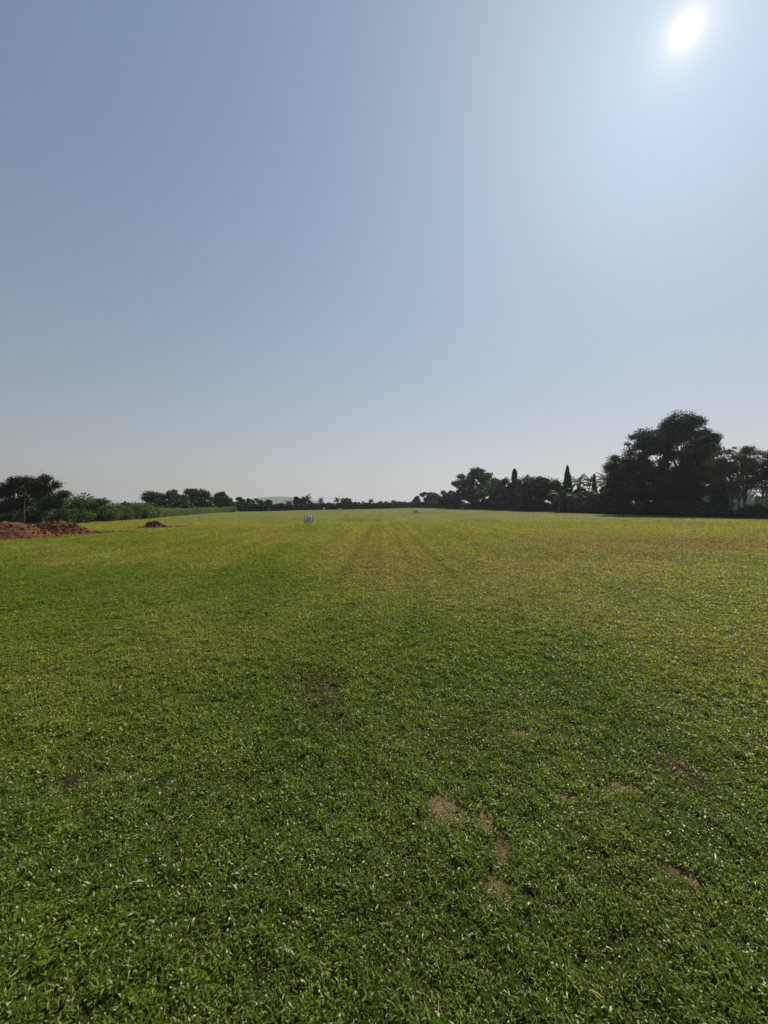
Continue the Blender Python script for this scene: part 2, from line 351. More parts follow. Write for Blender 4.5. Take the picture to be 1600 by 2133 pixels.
# ------------------------------------------------------------------ grass blades
def build_grass():
    rng = R(11)
    XY = []; 
    y = 1.35
    while y < 85:
        y1 = y * 1.06
        hw = y1 * 1.03 + 1.2
        dens = 17500 if y < 3.2 else 17500 * (3.2 / y) ** (1.42 if y < 20 else 1.42 + .3 * min(1, (y - 20) / 40))
        dens *= 1 - float(sstep(14, 85, y)) ** .6
        n = int((y1 - y) * 2 * hw * dens)
        XY.append(np.stack([rng.uniform(-hw, hw, n), rng.uniform(y, y1, n)], 1))
        y = y1
    XY = np.concatenate(XY); x, y = XY[:, 0], XY[:, 1]
    st, br, ho = masks(x, y)
    keep = (rng.random(len(x)) < .10 + 1.30 * vnoise(x / .038, y / .045, 35) + sstep(5, 9, y)) & (rng.random(len(x)) > np.maximum(ho * 0.93, 0.45 * br * (y < 7)))
    x, y, st, br = x[keep], y[keep], st[keep], br[keep]
    ex, ey = [], []                                # dead thatch lying in the bare spots
    for cx, cy, rx, ry in STRAW:
        k = int(26000 * rx * ry * 9); ex.append(cx + rng.normal(size=k) * rx * .85); ey.append(cy + rng.normal(size=k) * ry * .85)
    for cx, cy, rx, ry in BROWN[:1] + BROWN[3:5]:
        k = int(3500 * rx * ry * 6); ex.append(cx + rng.normal(size=k) * rx * .6); ey.append(cy + rng.normal(size=k) * ry * .6)
    ex, ey = np.concatenate(ex), np.concatenate(ey)
    n0 = len(x); x = np.concatenate([x, ex]); y = np.concatenate([y, ey]); st = np.concatenate([st, np.ones(len(ex))]); br = np.concatenate([br, np.zeros(len(ex))])
    n = len(x)
    straw = (np.arange(n) >= n0) | (rng.random(n) < np.maximum(st * 0.55, 0.045 + 0.10 * br))
    clump = vnoise(x / 0.11, y / 0.11, 61)
    sw = np.clip(y / 3.2, 1, None)
    L = np.clip(rng.lognormal(-3.64, 0.32, n), .013, .075) * (0.6 + 0.85 * clump) * sw ** 0.35
    W = rng.uniform(0.0060, 0.0130, n) * sw ** 0.72
    flat = st + 0.5 * br * (y < 7)
    L = np.where(straw, L * 1.25, L); W = np.where(straw, W * 0.36, W)
    L = L * (1 - 0.3 * np.clip(flat, 0, 1))
    az = rng.uniform(0, 2 * np.pi, n) + 0.0
    el = rad(1) * rng.normal(0, 1, n) * 21 + rad(1) * (36 - 16 * sstep(3, 14, y))
    el = np.where(straw, rad(1) * rng.normal(14, 12, n), el); el = np.clip(el, rad(4), rad(86))
    bend = rng.uniform(0.1, 0.9, n)
    dp = rng.random(n); z0 = ground_z(x, y) - 0.006 + 0.042 * (1 - np.clip(flat, 0, 1)) * dp * (.45 + .9 * clump) * sw ** .3
    dirh = np.stack([np.cos(az), np.sin(az), np.zeros(n)], 1)
    side = np.stack([-np.sin(az), np.cos(az), np.zeros(n)], 1)
    tw = rng.normal(0, 0.5, n)[:, None]
    up = np.array([0, 0, 1.0])
    side = side * np.cos(tw) + up * np.sin(tw)
    root = np.stack([x, y, z0], 1)
    d1 = dirh * np.cos(el)[:, None] + up * np.sin(el)[:, None]
    el2 = el - bend
    d2 = dirh * np.cos(el2)[:, None] + up * np.sin(el2)[:, None]
    mid = root + d1 * (L * 0.55)[:, None]
    tip = mid + d2 * (L * 0.5)[:, None]
    w = (W / 2)[:, None]
    V = np.stack([root - side * w * 0.6, root + side * w * 0.6, mid - side * w, mid + side * w, tip], 1)
    b = np.arange(n)[:, None] * 5
    Q = b + np.array([[0, 1, 3, 2]]); T = b + np.array([[2, 3, 4]])
    c = turf_colour(x, y)
    c = lerp(c, BRN * 1.15, np.clip(br * 0.70, 0, 1))
    c = c * (1 + (rng.random(n) - .5) * .62 / sw ** .6)[:, None] * (0.85 + 0.3 * vnoise(x / 0.3, y / 0.3, 71))[:, None]
    yb = rng.random(n) < 0.12 / sw
    c = np.where(yb[:, None], c * np.array([1.5, 1.25, 1.1]), c)
    c = np.where(straw[:, None], STRAWC * rng.uniform(.25, 1.2, n)[:, None], c)
    c = np.concatenate([c, (0.46 / sw ** 1.3)[:, None]], 1)
    col = np.repeat(c, 5, axis=0)
    me = mesh_np('grass', V.reshape(-1, 3), Q, T, col=col, smooth=False, mat=M['blade'])
    tag(obj('grass', me), 'short mown green grass of the field with straw coloured bare patches', 'grass', kind='stuff')
    print('blades', n)
build_grass()

# ------------------------------------------------------------------ where things stand
ER = ([840, 860, 920, 1000, 1070, 1220, 1240, 1420, 1600, 1800], [192, 195, 185, 155, 126, 97, 91, 74.5, 62.5, 52])
EL = ([-250, 0, 156, 247, 300, 392, 480, 550, 687, 800, 860], [40, 47, 47.5, 55.7, 62, 80, 106, 117, 141, 170, 195])
def edge_r(px): return float(np.interp(px, *ER))
def edge_l(px): return float(np.interp(px, *EL))
def spot(px, D):
    x = (px - 800) / F_PX * D
    return (x, D, float(ground_z(np.array([x]), np.array([D]))[0]))
def height(py, D): return CAM_H + (HOR - py) / F_PX * D

# ------------------------------------------------------------------ foliage
def rdir(rng, n):
    v = rng.normal(size=(n, 3)); return v / np.linalg.norm(v, axis=1, keepdims=True)
def leaf_cards(P, N, L, W, rng):
    n = len(P)
    T = np.cross(N, rdir(rng, n)); T /= np.linalg.norm(T, axis=1, keepdims=True) + 1e-9
    B = np.cross(N, T)
    L = L[:, None]; W = W[:, None]
    V = np.stack([P + T * L / 2 - N * L * .12, P + B * W / 2, P - T * L / 2 - N * L * .12, P - B * W / 2], 1)
    return V
def crown_mesh(name, envs, clump_r, n_clump, per, leaf, mat, rng, flat=0.75, shell=0.5, zmin=0.0):
    """envs: ellipsoids (cx,cy,cz,rx,ry,rz); clumps of leaves spread through them."""
    E = np.array(envs, float)
    n_clump = max(8, int(n_clump * .5)); per = int(per * 2.1); clump_r = clump_r * 1.08
    w = (E[:, 3] * E[:, 4] * E[:, 5]) ** (2 / 3); w /= w.sum()
    k = rng.choice(len(E), n_clump, p=w)
    d = rdir(rng, n_clump)
    rr = (shell + (1 - shell) * rng.random(n_clump) ** 0.6) * rng.uniform(.9, 1.12, n_clump)
    C = E[k, :3] + d * rr[:, None] * (E[k, 3:] - clump_r * 0.35)
    C = C[C[:, 2] > zmin]
    cr = clump_r * rng.uniform(.55, 1.3, len(C))
    ct = rng.random(len(C))
    cn = np.maximum(4, (per * (cr / clump_r) ** 2 * rng.uniform(.6, 1.2, len(C))).astype(int))
    idx = np.repeat(np.arange(len(C)), cn); n = len(idx)
    dd = rdir(rng, n); r = rng.random(n) ** 0.45
    off = dd * (r * cr[idx])[:, None] * np.array([1, 1, flat]) * (1 + 0.22 * rng.normal(size=n))[:, None]
    P = C[idx] + off
    N = dd * 0.6 + rdir(rng, n) * 0.8 + np.array([0, 0, 0.35]); N /= np.linalg.norm(N, axis=1, keepdims=True)
    L = leaf * rng.uniform(.6, 1.35, n); W = L * rng.uniform(.4, .65, n)
    V = leaf_cards(P, N, L, W, rng)
    tint = np.clip(0.6 * ct[idx] + 0.4 * rng.random(n), 0, 1)
    col = np.repeat(tint[:, None], 4, 0) * np.ones((1, 3))
    Q = np.arange(n * 4).reshape(-1, 4)
    return mesh_np(name, V.reshape(-1, 3), Q, col=col, mat=mat), C
def trunk_mesh(name, base_r, fork, C, rng, mat, n_limb=9, lean=(0, 0), stems=None):
    mb = MB()
    for sx, sy in (stems or [(0.0, 0.0)]):
        top = np.array([sx * 1.6 + lean[0], sy * 1.6 + lean[1], fork])
        p = np.linspace([sx, sy, -0.3], top, 6); p[1:-1, :2] += rng.normal(size=(4, 2)) * base_r * 0.35
        mb.tube(p, np.linspace(base_r * 1.25, base_r * .75, 6), 8)
        for ci in rng.choice(len(C), min(n_limb, len(C)), replace=False):
            e = C[ci]; m_ = (top + e) / 2 + np.array([0, 0, 0.12 * np.linalg.norm(e - top)]) + rng.normal(size=3) * .15
            tt = np.linspace(0, 1, 6)[:, None]
            q = (1 - tt) ** 2 * top + 2 * tt * (1 - tt) * m_ + tt ** 2 * e
            mb.tube(q, np.linspace(base_r * .55, base_r * .08 + .01, 6), 5)
    return mb.mesh(name, mat, True)
def tree(name, px, D, envs_px, label, seed, group=None, cat='tree', leaf=None, mat='leaf_mid', clump=None, n=70, per=90, flat=.75,
         shell=.45, trunk_r=.25, fork=None, bark='bark', deep=0.9, stems=None, limbs=9):
    """envs_px: crown lobes (px, py, half width px, half height px, depth offset m), given at the tree's own distance"""
    rng = R(seed); s = D / F_PX
    loc = spot(px, D)
    E = [((ex - px) * s, dy, height(ey, D) - loc[2], rx * s, rx * s * deep, ry * s) for ex, ey, rx, ry, dy in envs_px]
    hh = max(e[2] + e[5] for e in E); lo = min(e[2] - e[5] for e in E)
    root = empty(name, loc, label, cat, group)
    cm, C = crown_mesh('crown', E, clump or 0.13 * hh, n, per, leaf or max(0.2, 0.0052 * D), M[mat], rng, flat, shell, zmin=0.15)
    obj('crown', cm, root)
    obj('trunk', trunk_mesh('trunk', trunk_r, fork if fork else max(0.8, lo * .55 + .1 * hh), C, rng, M[bark], limbs, stems=stems), root)
    return root
def palm_meshes(h, frond_len, nf, rng, droop=1.0, up=75, low=-25, tr=0.16, leaf_w=0.06):
    mb = MB(); lean = rng.normal(size=2) * 0.05 * h
    p = np.linspace([0, 0, -0.3], [lean[0], lean[1], h], 8); p[:, :2] *= np.linspace(0, 1, 8)[:, None]
    mb.tube(p, np.linspace(tr * 1.4, tr * .8, 8), 8)
    top = np.array([lean[0], lean[1], h]); tm = mb.mesh('trunk', M['bark'], True)
    V = []; tint = []
    for k in range(nf):
        az = 2.399 * k + rng.normal() * .2
        e0 = rad(up + (low - up) * (k / (nf - 1)) ** 0.8)
        fl = frond_len * rng.uniform(.85, 1.1)
        s = np.linspace(0, 1, 25)
        e = e0 - droop * 1.25 * s ** 1.5
        dx = np.cumsum(np.cos(e)) * fl / 25; dz = np.cumsum(np.sin(e)) * fl / 25
        hd = np.array([np.cos(az), np.sin(az), 0]); sd = np.array([-np.sin(az), np.cos(az), 0])
        P = top + hd * dx[:, None] + np.array([0, 0, 1.]) * dz[:, None]
        T = np.gradient(P, axis=0); T /= np.linalg.norm(T, axis=1, keepdims=True)
        tk = rng.random()
        for i in range(24):                       # midrib
            w = sd * (0.035 * (1 - s[i]) + .012)
            V.append([P[i] - w, P[i] + w, P[i + 1] + w * .9, P[i + 1] - w * .9]); tint.append(tk)
        ll = fl * .24 * np.sin(np.pi * np.clip(s * .92 + .1, 0, 1)) ** .7
        for i in range(2, 25):
            for sg in (-1, 1):
                for jj in (0, .5):
                    a = P[i] if jj == 0 or i == 24 else (P[i] + P[i + 1]) / 2
                    d = sd * sg * .75 + T[i] * .55 + np.array([0, 0, -.35 - .25 * rng.random()]); d /= np.linalg.norm(d)
                    tip = a + d * ll[i] * rng.uniform(.8, 1.1); w = T[i] * leaf_w / 2
                    mid = a + (tip - a) * .5 + np.array([0, 0, .03])
                    V.append([a, mid + w, tip, mid - w]); tint.append(np.clip(tk + rng.normal() * .15, 0, 1))
    V = np.array(V); c = np.repeat(np.array(tint)[:, None], 4, 0) * np.ones((1, 3))
    return tm, mesh_np('crown', V.reshape(-1, 3), np.arange(len(V) * 4).reshape(-1, 4), col=c, mat=M['palm'])
def palm(px, D, ctr_y, frond_px, label, seed, nf=17, up=78, low=-30, droop=1.0, group=None):
    rng = R(seed); loc = spot(px, D); s = D / F_PX
    root = empty('palm_tree', loc, label, 'palm tree', group)
    tm, cm = palm_meshes(height(ctr_y, D) - loc[2], frond_px * s, nf, rng, droop, up, low, leaf_w=max(.07, .0011 * D))
    obj('trunk', tm, root); obj('crown', cm, root)
    return root
def column_tree(px, D, top_y, half_px, label, seed, cone=False):
    rng = R(seed); loc = spot(px, D); s = D / F_PX; h = height(top_y, D); r = half_px * s
    root = empty('columnar_tree', loc, label, 'columnar tree', 'columnar trees rising out of the right tree row')
    n = 9000; z = rng.random(n) ** 0.8
    prof = (1 - z) ** .8 + .05 if cone else np.minimum(1, 6 * (1 - z) + .3) * (0.9 + .1 * np.sin(z * 23 + seed))
    a = rng.uniform(0, 2 * np.pi, n); rr = r * prof * rng.random(n) ** .4 * (0.8 + .45 * vnoise(a * 1.6, z * 14, seed))
    P = np.stack([rr * np.cos(a), rr * np.sin(a), 0.12 * h + z * .88 * h], 1)
    N = np.stack([np.cos(a), np.sin(a), np.full(n, .5)], 1) + rdir(rng, n) * .7; N /= np.linalg.norm(N, axis=1, keepdims=True)
    L = max(.25, .004 * D) * rng.uniform(.6, 1.4, n)
    V = leaf_cards(P, N, L, L * .45, rng)
    tint = np.clip(.6 * vnoise(a * 2, z * 30, seed + 5) + .4 * rng.random(n), 0, 1)
    obj('crown', mesh_np('crown', V.reshape(-1, 3), np.arange(n * 4).reshape(-1, 4), col=np.repeat(tint[:, None], 4, 0) * np.ones((1, 3)), mat=M['leaf_dark']), root)
    mb = MB(); mb.tube([(0, 0, -.3), (0.02, 0, h * .4), (0, 0, h * .95)], [.16, .1, .03], 7); obj('trunk', mb.mesh('trunk', M['bark'], True), root)
    return root

# ---- right-hand trees, from the corner of the frame towards the far end
tree('broadleaf_tree', 1432, 84, [(1418,935,62,74,0),(1418,888,44,28,0),(1478,965,42,52,2),(1472,925,26,30,0),(1368,915,28,32,0),(1440,1010,85,48,0),(1385,1000,55,52,-2)],
     'tallest dark dense tree, its domed top rising above the whole right tree row', 101, leaf=.36, mat='leaf_dark', n=640, per=170, clump=1.35, trunk_r=.6, shell=.35, fork=4.0, limbs=16)
tree('broadleaf_tree', 1335, 83, [(1345,945,46,58,0),(1310,980,45,45,0),(1290,1010,42,42,-1),(1350,1015,55,40,0)],
     'broad dark tree leaning against the left flank of the tallest tree', 102, leaf=.36, mat='leaf_dark', n=360, per=170, clump=1.3, trunk_r=.5, shell=.35, fork=3.5, limbs=14)
tree('feathery_tree', 1540, 71, [(1545,955,42,32,0),(1520,985,36,34,0),(1575,985,42,40,1),(1545,1010,45,22,1),(1500,960,26,30,1),(1496,1010,24,26,2)],
     'sparse brownish feathery tree on bare trunks right of the tallest tree', 103, leaf=.22, mat='leaf_olive', n=330, per=110, clump=.95, flat=.45, trunk_r=.2, fork=3.2, shell=.2, stems=[(0,0),(1.1,.4),(-.9,.2)], limbs=12, bark='bark')
tree('feathery_tree', 1622, 69, [(1615,962,45,40,0),(1600,1000,42,34,0),(1660,985,40,40,0)],
     'brownish feathery tree cut by the right edge of the frame', 104, leaf=.22, mat='leaf_olive', n=300, per=110, clump=.95, flat=.45, trunk_r=.22, fork=3.0, shell=.2, stems=[(0,0),(-1.5,.3)], limbs=12, bark='pale_bark')
tree('broadleaf_tree', 1503, 78, [(1500,1048,20,20,0),(1514,1036,14,18,1)], 'low black bushy tree under the right flank of the tallest tree, before the shed', 128, mat='leaf_dark', n=110, per=110, clump=.9, leaf=.3, trunk_r=.2, fork=1.2)
tree('broadleaf_tree', 1212, 110, [(1210,1036,26,18,0),(1190,1042,22,18,0),(1232,1040,24,18,0)], 'low dark bushy tree behind the palms between cone tree and big tree', 125, mat='leaf_dark', n=120, per=100, trunk_r=.3, fork=1.6)
tree('broadleaf_tree', 1262, 102, [(1262,1032,24,20,0),(1246,1046,22,16,0)], 'low dark tree squeezed under the upswept palm by the big tree', 126, mat='leaf_dark', n=110, per=100, trunk_r=.3, fork=1.6)
tree('broadleaf_tree', 1168, 119, [(1170,1036,22,20,0)], 'low dark tree right of the round topped tree', 127, mat='leaf_dark', n=80, per=100, trunk_r=.3, fork=1.6)
palm(1551, 80, 958, 42, 'palm whose spear leaf pokes out above the brownish feathery tree', 105, nf=13, up=88, low=10)
palm(1262, 97, 1003, 36, 'tall palm with upswept fronds touching the left side of the big tree', 106, up=82, low=-20)
column_tree(1238, 101, 988, 9, 'small pointed columnar tree between the palms left of the big tree', 107, cone=True)
palm(1222, 104, 1006, 27, 'palm with a brush of upright fronds beside the small pointed tree', 108, up=86, low=-15)
palm(1203, 107, 1006, 30, 'palm with arched fronds just right of the tall cone shaped tree', 109, up=80, low=-20)
column_tree(1182, 106, 970, 15, 'tall dark cone shaped tree with a sharp tip among the palms', 110, cone=True)
palm(1165, 103, 1030, 30, 'low palm with glinting drooped fronds in front of the round topped tree', 111, up=60, low=-40, droop=1.2)
palm(1200, 100, 1034, 30, 'low palm with drooping fronds under the tall cone shaped tree', 112, up=60, low=-40, droop=1.2)
palm(1243, 96, 1026, 32, 'low palm with pale arched fronds left of the big tree', 113, up=60, low=-40, droop=1.2)
palm(1285, 90, 1020, 34, 'low palm half buried in the skirt of the big tree', 114, up=70, low=-30, droop=1.1)
tree('broadleaf_tree', 1128, 118, [(1128,1013,42,24,0),(1105,1025,32,28,0),(1152,1025,28,26,0)],
     'round topped dark tree standing between the two columnar trees', 115, mat='leaf_dark', n=150, per=110, clump=1.5, trunk_r=.4, fork=3)
palm(1092, 130, 1004, 22, 'palm peeping over the row between column and round topped tree', 116, up=80, low=-20)
column_tree(1072, 133, 977, 6.0, 'slim blunt column tree standing alone above the middle of the right row', 117)
tree('broadleaf_tree', 1062, 131, [(1062,1014,24,17,0),(1048,1030,28,22,0),(1085,1030,28,20,0)], 'low bushy tree at the foot of the slim column tree', 118, mat='leaf_dark', n=110, per=100, trunk_r=.3)
tree('broadleaf_tree', 992, 162, [(996,987,17,11,0),(972,1000,20,15,0),(1014,998,20,14,1),(952,1009,12,7,0),(990,1018,42,20,0),(1036,1008,13,10,0)],
     'tall open crowned tree with lumpy billows at the far end of the right row', 119, mat='leaf_mid', n=190, per=80, clump=1.6, trunk_r=.45, fork=5, shell=.5, limbs=16)
tree('broadleaf_tree', 1012, 148, [(1010,1034,40,22,0),(1035,1030,24,18,0)], 'low dark tree filling the foot of the tall open crowned tree', 120, mat='leaf_dark', n=120, per=100, trunk_r=.3)
tree('broadleaf_tree', 958, 165, [(958,1036,26,20,0),(940,1042,20,16,0)], 'dark low tree left below the tall open crowned tree', 121, mat='leaf_dark', n=100, per=90, trunk_r=.3)
tree('broadleaf_tree', 931, 185, [(931,1037,17,16,0)], 'small round hazy tree next in line towards the far end', 122, mat='leaf_mid', n=70, per=80, trunk_r=.3)
tree('broadleaf_tree', 897, 205, [(897,1038,21,14,0),(908,1042,18,12,0)], 'hazy blue green tree with a smooth dome at the far end of the right row', 123, mat='leaf_mid', n=90, per=90, trunk_r=.35)
tree('broadleaf_tree', 870, 215, [(871,1044,11,9,0)], 'last small hazy tree where the right row ends', 124, mat='leaf_mid', n=45, per=80, trunk_r=.3)

# ---- far end
tree('broadleaf_tree', 816, 235, [(803,1049,14,5,0),(822,1048,14,5,0),(836,1047,4,4,0)], 'low hazy line tree left of the two thin masts', 130, mat='leaf_mid', n=70, per=70, trunk_r=.25, fork=1.5)
tree('broadleaf_tree', 755, 200, [(752,1050,14,6,0),(764,1050,10,4,0)], 'low far tree left of the small middle palm', 131, mat='leaf_mid', n=60, per=70, trunk_r=.25, fork=1.5)
palm(773, 195, 1045, 9, 'small far palm in the middle of the far tree line', 132, up=85, low=0)
tree('broadleaf_tree', 789, 205, [(790,1050,10,5,0)], 'small far bush tree right of the small middle palm', 133, mat='leaf_mid', n=45, per=60, trunk_r=.2, fork=1.2)
tree('broadleaf_tree', 723, 188, [(722,1046,15,9,0),(735,1051,13,7,0),(710,1052,12,7,0)], 'dense dark far tree right of the lone palm', 134, mat='leaf_dark', n=90, per=90, trunk_r=.3, fork=2)
palm(702, 180, 1043, 11, 'far palm at the left side of the dense dark far tree', 135, up=85, low=-10)
palm(719, 184, 1041, 10, 'far palm rising out of the top of the dense dark far tree', 136, up=60, low=-10)
palm(669, 172, 1043, 10, 'lone far palm with a thin trunk against the sky', 137, up=88, low=-35)
palm(642, 160, 1040, 14, 'far palm with the highest spear of the middle clump', 138, up=89, low=-25)
tree('broadleaf_tree', 620, 158, [(618,1044,8,9,0),(626,1051,12,9,0)], 'narrow dark tree with a tufted top beside the highest far palm', 139, mat='leaf_dark', n=70, per=80, trunk_r=.25, fork=1.5)
tree('broadleaf_tree', 634, 159, [(632,1042,5,8,0),(640,1053,16,8,0)], 'narrow dark tree between the tufted tree and the highest far palm', 140, mat='leaf_dark', n=70, per=80, trunk_r=.25, fork=1.5)
palm(602, 150, 1049, 14, 'spreading low palm in front of the far hill', 141, up=70, low=-15, droop=.9)
tree('broadleaf_tree', 559, 142, [(559,1050,8,9,0)], 'small round dark tree standing before the hill slope', 142, mat='leaf_dark', n=60, per=80, trunk_r=.25, fork=1.2)
tree('broadleaf_tree', 527, 134, [(528,1043,18,7,0),(540,1049,10,8,0),(515,1051,14,8,0),(528,1057,24,7,0)], 'hazy flat topped tree left of the hill', 143, mat='leaf_mid', n=90, per=80, trunk_r=.3, fork=2)
# ---- left tree row
tree('broadleaf_tree', 492, 124, [(492,1046,18,12,0),(500,1053,16,10,0),(495,1059,26,7,0)], 'low dome of a tree at the right end of the left row', 144, mat='leaf_mid', n=90, per=90, trunk_r=.3)
tree('broadleaf_tree', 460, 116, [(462,1037,18,12,0),(448,1048,18,12,0),(474,1048,16,12,0),(460,1058,24,9,0)], 'dark rounded tree next to the low dome in the left row', 145, mat='leaf_mid', n=110, per=90, trunk_r=.3)
tree('broadleaf_tree', 410, 103, [(398,1027,16,11,0),(418,1028,16,10,0),(432,1034,10,9,0),(410,1046,32,16,0),(410,1060,40,9,0)], 'wide lumpy tree in the middle of the left row', 146, mat='leaf_mid', n=150, per=90, trunk_r=.35)
tree('broadleaf_tree', 352, 94, [(325,1032,24,9,0),(362,1026,14,9,0),(352,1042,40,17,0),(312,1040,10,14,0),(378,1040,14,14,0),(350,1058,48,10,0)], 'wide tree with ragged overhanging left branches behind the red heap', 147, mat='leaf_mid', n=190, per=85, clump=1.1, trunk_r=.35, flat=.6)
tree('broadleaf_tree', 264, 150, [(266,1051,10,6,0),(252,1056,14,5,0)], 'hazy rounded tree top far behind the left shrubs', 148, mat='leaf_mid', n=60, per=70, trunk_r=.25, fork=1.5)
tree('feathery_tree', 182, 52, [(186,1046,34,10,0),(165,1058,26,12,0),(213,1043,11,6,0),(185,1062,30,14,0)], 'low flat feathery tree with layered twigs right of the twin trees', 149, leaf=.17, mat='leaf_mid', n=150, per=60, clump=.5, flat=.4, trunk_r=.13, fork=1.2, limbs=14)
tree('broadleaf_tree', 88, 47.2, [(100,1008,22,16,0),(85,1026,26,18,0),(130,1032,15,10,0),(72,1002,12,12,0),(112,1044,28,12,0),(84,1050,20,10,1)], 'dark spreading tree with a forked trunk behind the second red mound', 150, leaf=.2, mat='leaf_dark', n=150, per=120, clump=.62, trunk_r=.13, fork=1.5, limbs=16, bark='dark_bark')
tree('broadleaf_tree', 46, 46.6, [(46,1004,24,15,0),(18,1018,20,13,0),(66,1028,22,18,0),(2,1030,20,12,0),(-18,1025,20,14,0),(26,1044,30,13,0),(-5,1055,24,12,1)], 'dark spreading tree at the left edge behind the nearest red mound', 151, leaf=.2, mat='leaf_dark', n=180, per=120, clump=.62, trunk_r=.17, fork=1.8, limbs=18, bark='dark_bark')
r_ = empty('bare_sapling', spot(51, 46.2), 'thin pale bare stem standing beside the left edge tree', 'sapling')
mb = MB(); mb.tube([(0, 0, -.2), (.03, 0, 1.5), (0.0, .05, 3.0), (.08, .05, 4.4)], [.055, .05, .04, .02], 7); obj('trunk', mb.mesh('trunk', M['pale_bark'], True), r_)
mb = MB(); mb.tube([(0, .05, 2.6), (.25, .1, 3.2), (.35, .1, 3.9)], [.02, .015, .006], 5); mb.tube([(.02, .05, 3.2), (-.3, .05, 3.8)], [.018, .006], 5); obj('branch', mb.mesh('branch', M['pale_bark'], True), r_)

# ---- shrubs
def shrub_proto(seed, mat, rx, rz, leaf, n=60, per=90):
    rng = R(seed)
    root = empty('shrub', (0, 0, 0), 'x', 'shrub')
    E = [(0, 0, rz * .5, rx, rx * .9, rz * .6), (rx * .5, .1, rz * .35, rx * .6, rx * .6, rz * .45), (-rx * .5, -.1, rz * .38, rx * .6, rx * .6, rz * .5)]
    cm, C = crown_mesh('foliage', E, .34 * rz, n, per, leaf, M[mat], rng, .8, .5, zmin=0.05)
    obj('foliage', cm, root)
    mb = MB()
    for ci in rng.choice(len(C), 7, replace=False):
        mb.tube([(0, 0, -.15), C[ci] * np.array([.3, .3, .55]), C[ci]], [.045, .03, .012], 5)
    obj('stem', mb.mesh('stem', M['bark'], True), root)
    return root
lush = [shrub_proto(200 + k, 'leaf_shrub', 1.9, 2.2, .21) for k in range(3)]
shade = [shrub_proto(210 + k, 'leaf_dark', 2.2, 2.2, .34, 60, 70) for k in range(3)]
used = set()
def place_shrub(protos, k, px, D, h, label, group, rng, wide=1.0):
    p = protos[k % 3]; s = h / 2.2
    sc_ = (s * wide * rng.uniform(.9, 1.2), s * wide, s)
    if p.name not in used:
        used.add(p.name); p.location = spot(px, D); p.rotation_euler = (0, 0, rng.uniform(0, 6)); p.scale = sc_; p['label'] = label; p['group'] = group
        return p
    return dup(p, spot(px, D), label, group, rng.uniform(0, 6), sc_)
rng = R(300)
k = 0; px = -60.0
while px < 335:                                    # overgrown row along the left edge
    D = edge_l(px) + (rng.uniform(2.5, 4.0) if px < 150 else rng.uniform(1.0, 3.0))
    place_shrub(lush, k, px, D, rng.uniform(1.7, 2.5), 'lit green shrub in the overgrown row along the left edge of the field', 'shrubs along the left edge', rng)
    if k % 2 == 0: place_shrub(lush, k + 1, px + 8, D + 4.5, rng.uniform(2.8, 3.7) if px < 170 else rng.uniform(2.3, 3.0), 'green shrub in the second rank behind the overgrown left row', 'shrubs in the second rank on the left', rng, 1.1)
    k += 1; px += 2.6 / D * F_PX * rng.uniform(.75, 1.0)
k = 0; px = 868.0
while px < 1660:                                   # black undergrowth below the right-hand trees
    D = edge_r(px) + rng.uniform(1.5, 3.5)
    gap = any(abs(px - g) < 7 for g in (1279, 1355, 1463, 1532, 1575))
    h = rng.uniform(0.7, 1.1) if gap else rng.uniform(1.8, 3.6) if px < 1520 else rng.uniform(0.9, 2.2)
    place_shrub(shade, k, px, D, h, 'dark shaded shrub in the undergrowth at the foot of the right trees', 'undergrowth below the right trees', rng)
    k += 1; px += 3.0 / D * F_PX * rng.uniform(.7, 1.0)
# trees beyond the right row, seen between the trunks
far_t = None
for i, (px, D, sx) in enumerate(((1165, 168, 1.0), (1215, 175, 1.1), (1290, 160, .95), (1370, 170, 1.2), (1440, 150, .9), (1500, 165, 1.1), (1560, 155, 1.0), (1610, 150, 1.15), (1680, 150, 1.0))):
    lab = 'hazy tree in the field beyond, glimpsed between the right trunks'
    if far_t is None:
        far_t = tree('broadleaf_tree', px, D, [(px,1047,26,16,0),(px+20,1050,20,14,0)], lab, 320, 'trees glimpsed beyond the right row', mat='leaf_mid', n=80, per=70, trunk_r=.3, fork=2)
    else: dup(far_t, spot(px, D), lab, 'trees glimpsed beyond the right row', i * 1.3, (sx, sx, sx * .95))

# ---- hedges at the far end and reeds on the left
def hedge(pxs, Ds, h, label, seed, w=2.0):
    rng = R(seed); P = np.array([spot(a, b)[:2] for a, b in zip(pxs, Ds)])
    n = int(np.linalg.norm(np.diff(P, axis=0), axis=1).sum() * 330)
    u = rng.random(n) * (len(P) - 1); i = np.minimum(u.astype(int), len(P) - 2); f = (u - i)[:, None]
    c = P[i] * (1 - f) + P[i + 1] * f
    hh = h * (0.72 + .5 * vnoise(u * 14, u * 0 + seed, seed))
    X = np.stack([c[:, 0] + rng.normal(size=n) * .3, c[:, 1] + rng.uniform(-w, w, n) / 2, hh * rng.random(n) ** .75], 1) - np.array([P[0, 0], P[0, 1], 0])
    N = rdir(rng, n) + np.array([0, -.5, .4]); N /= np.linalg.norm(N, axis=1, keepdims=True)
    L = .55 * rng.uniform(.6, 1.3, n); V = leaf_cards(X, N, L, L * .6, rng)
    tint = np.clip(.6 * vnoise(u * 40, X[:, 2] * 2, seed + 3) + .4 * rng.random(n), 0, 1)
    tag(obj('hedge', mesh_np('hedge', V.reshape(-1, 3), np.arange(n * 4).reshape(-1, 4), col=np.repeat(tint[:, None], 4, 0) * np.ones((1, 3)), mat=M['leaf_dark']), loc=(P[0, 0], P[0, 1], 0)),
        label, 'hedge', 'hedges closing the far end of the field')
hedge([498, 560, 612, 662], [114, 121, 131, 139], 2.0, 'low dark hedge along the far left part of the field edge', 401)
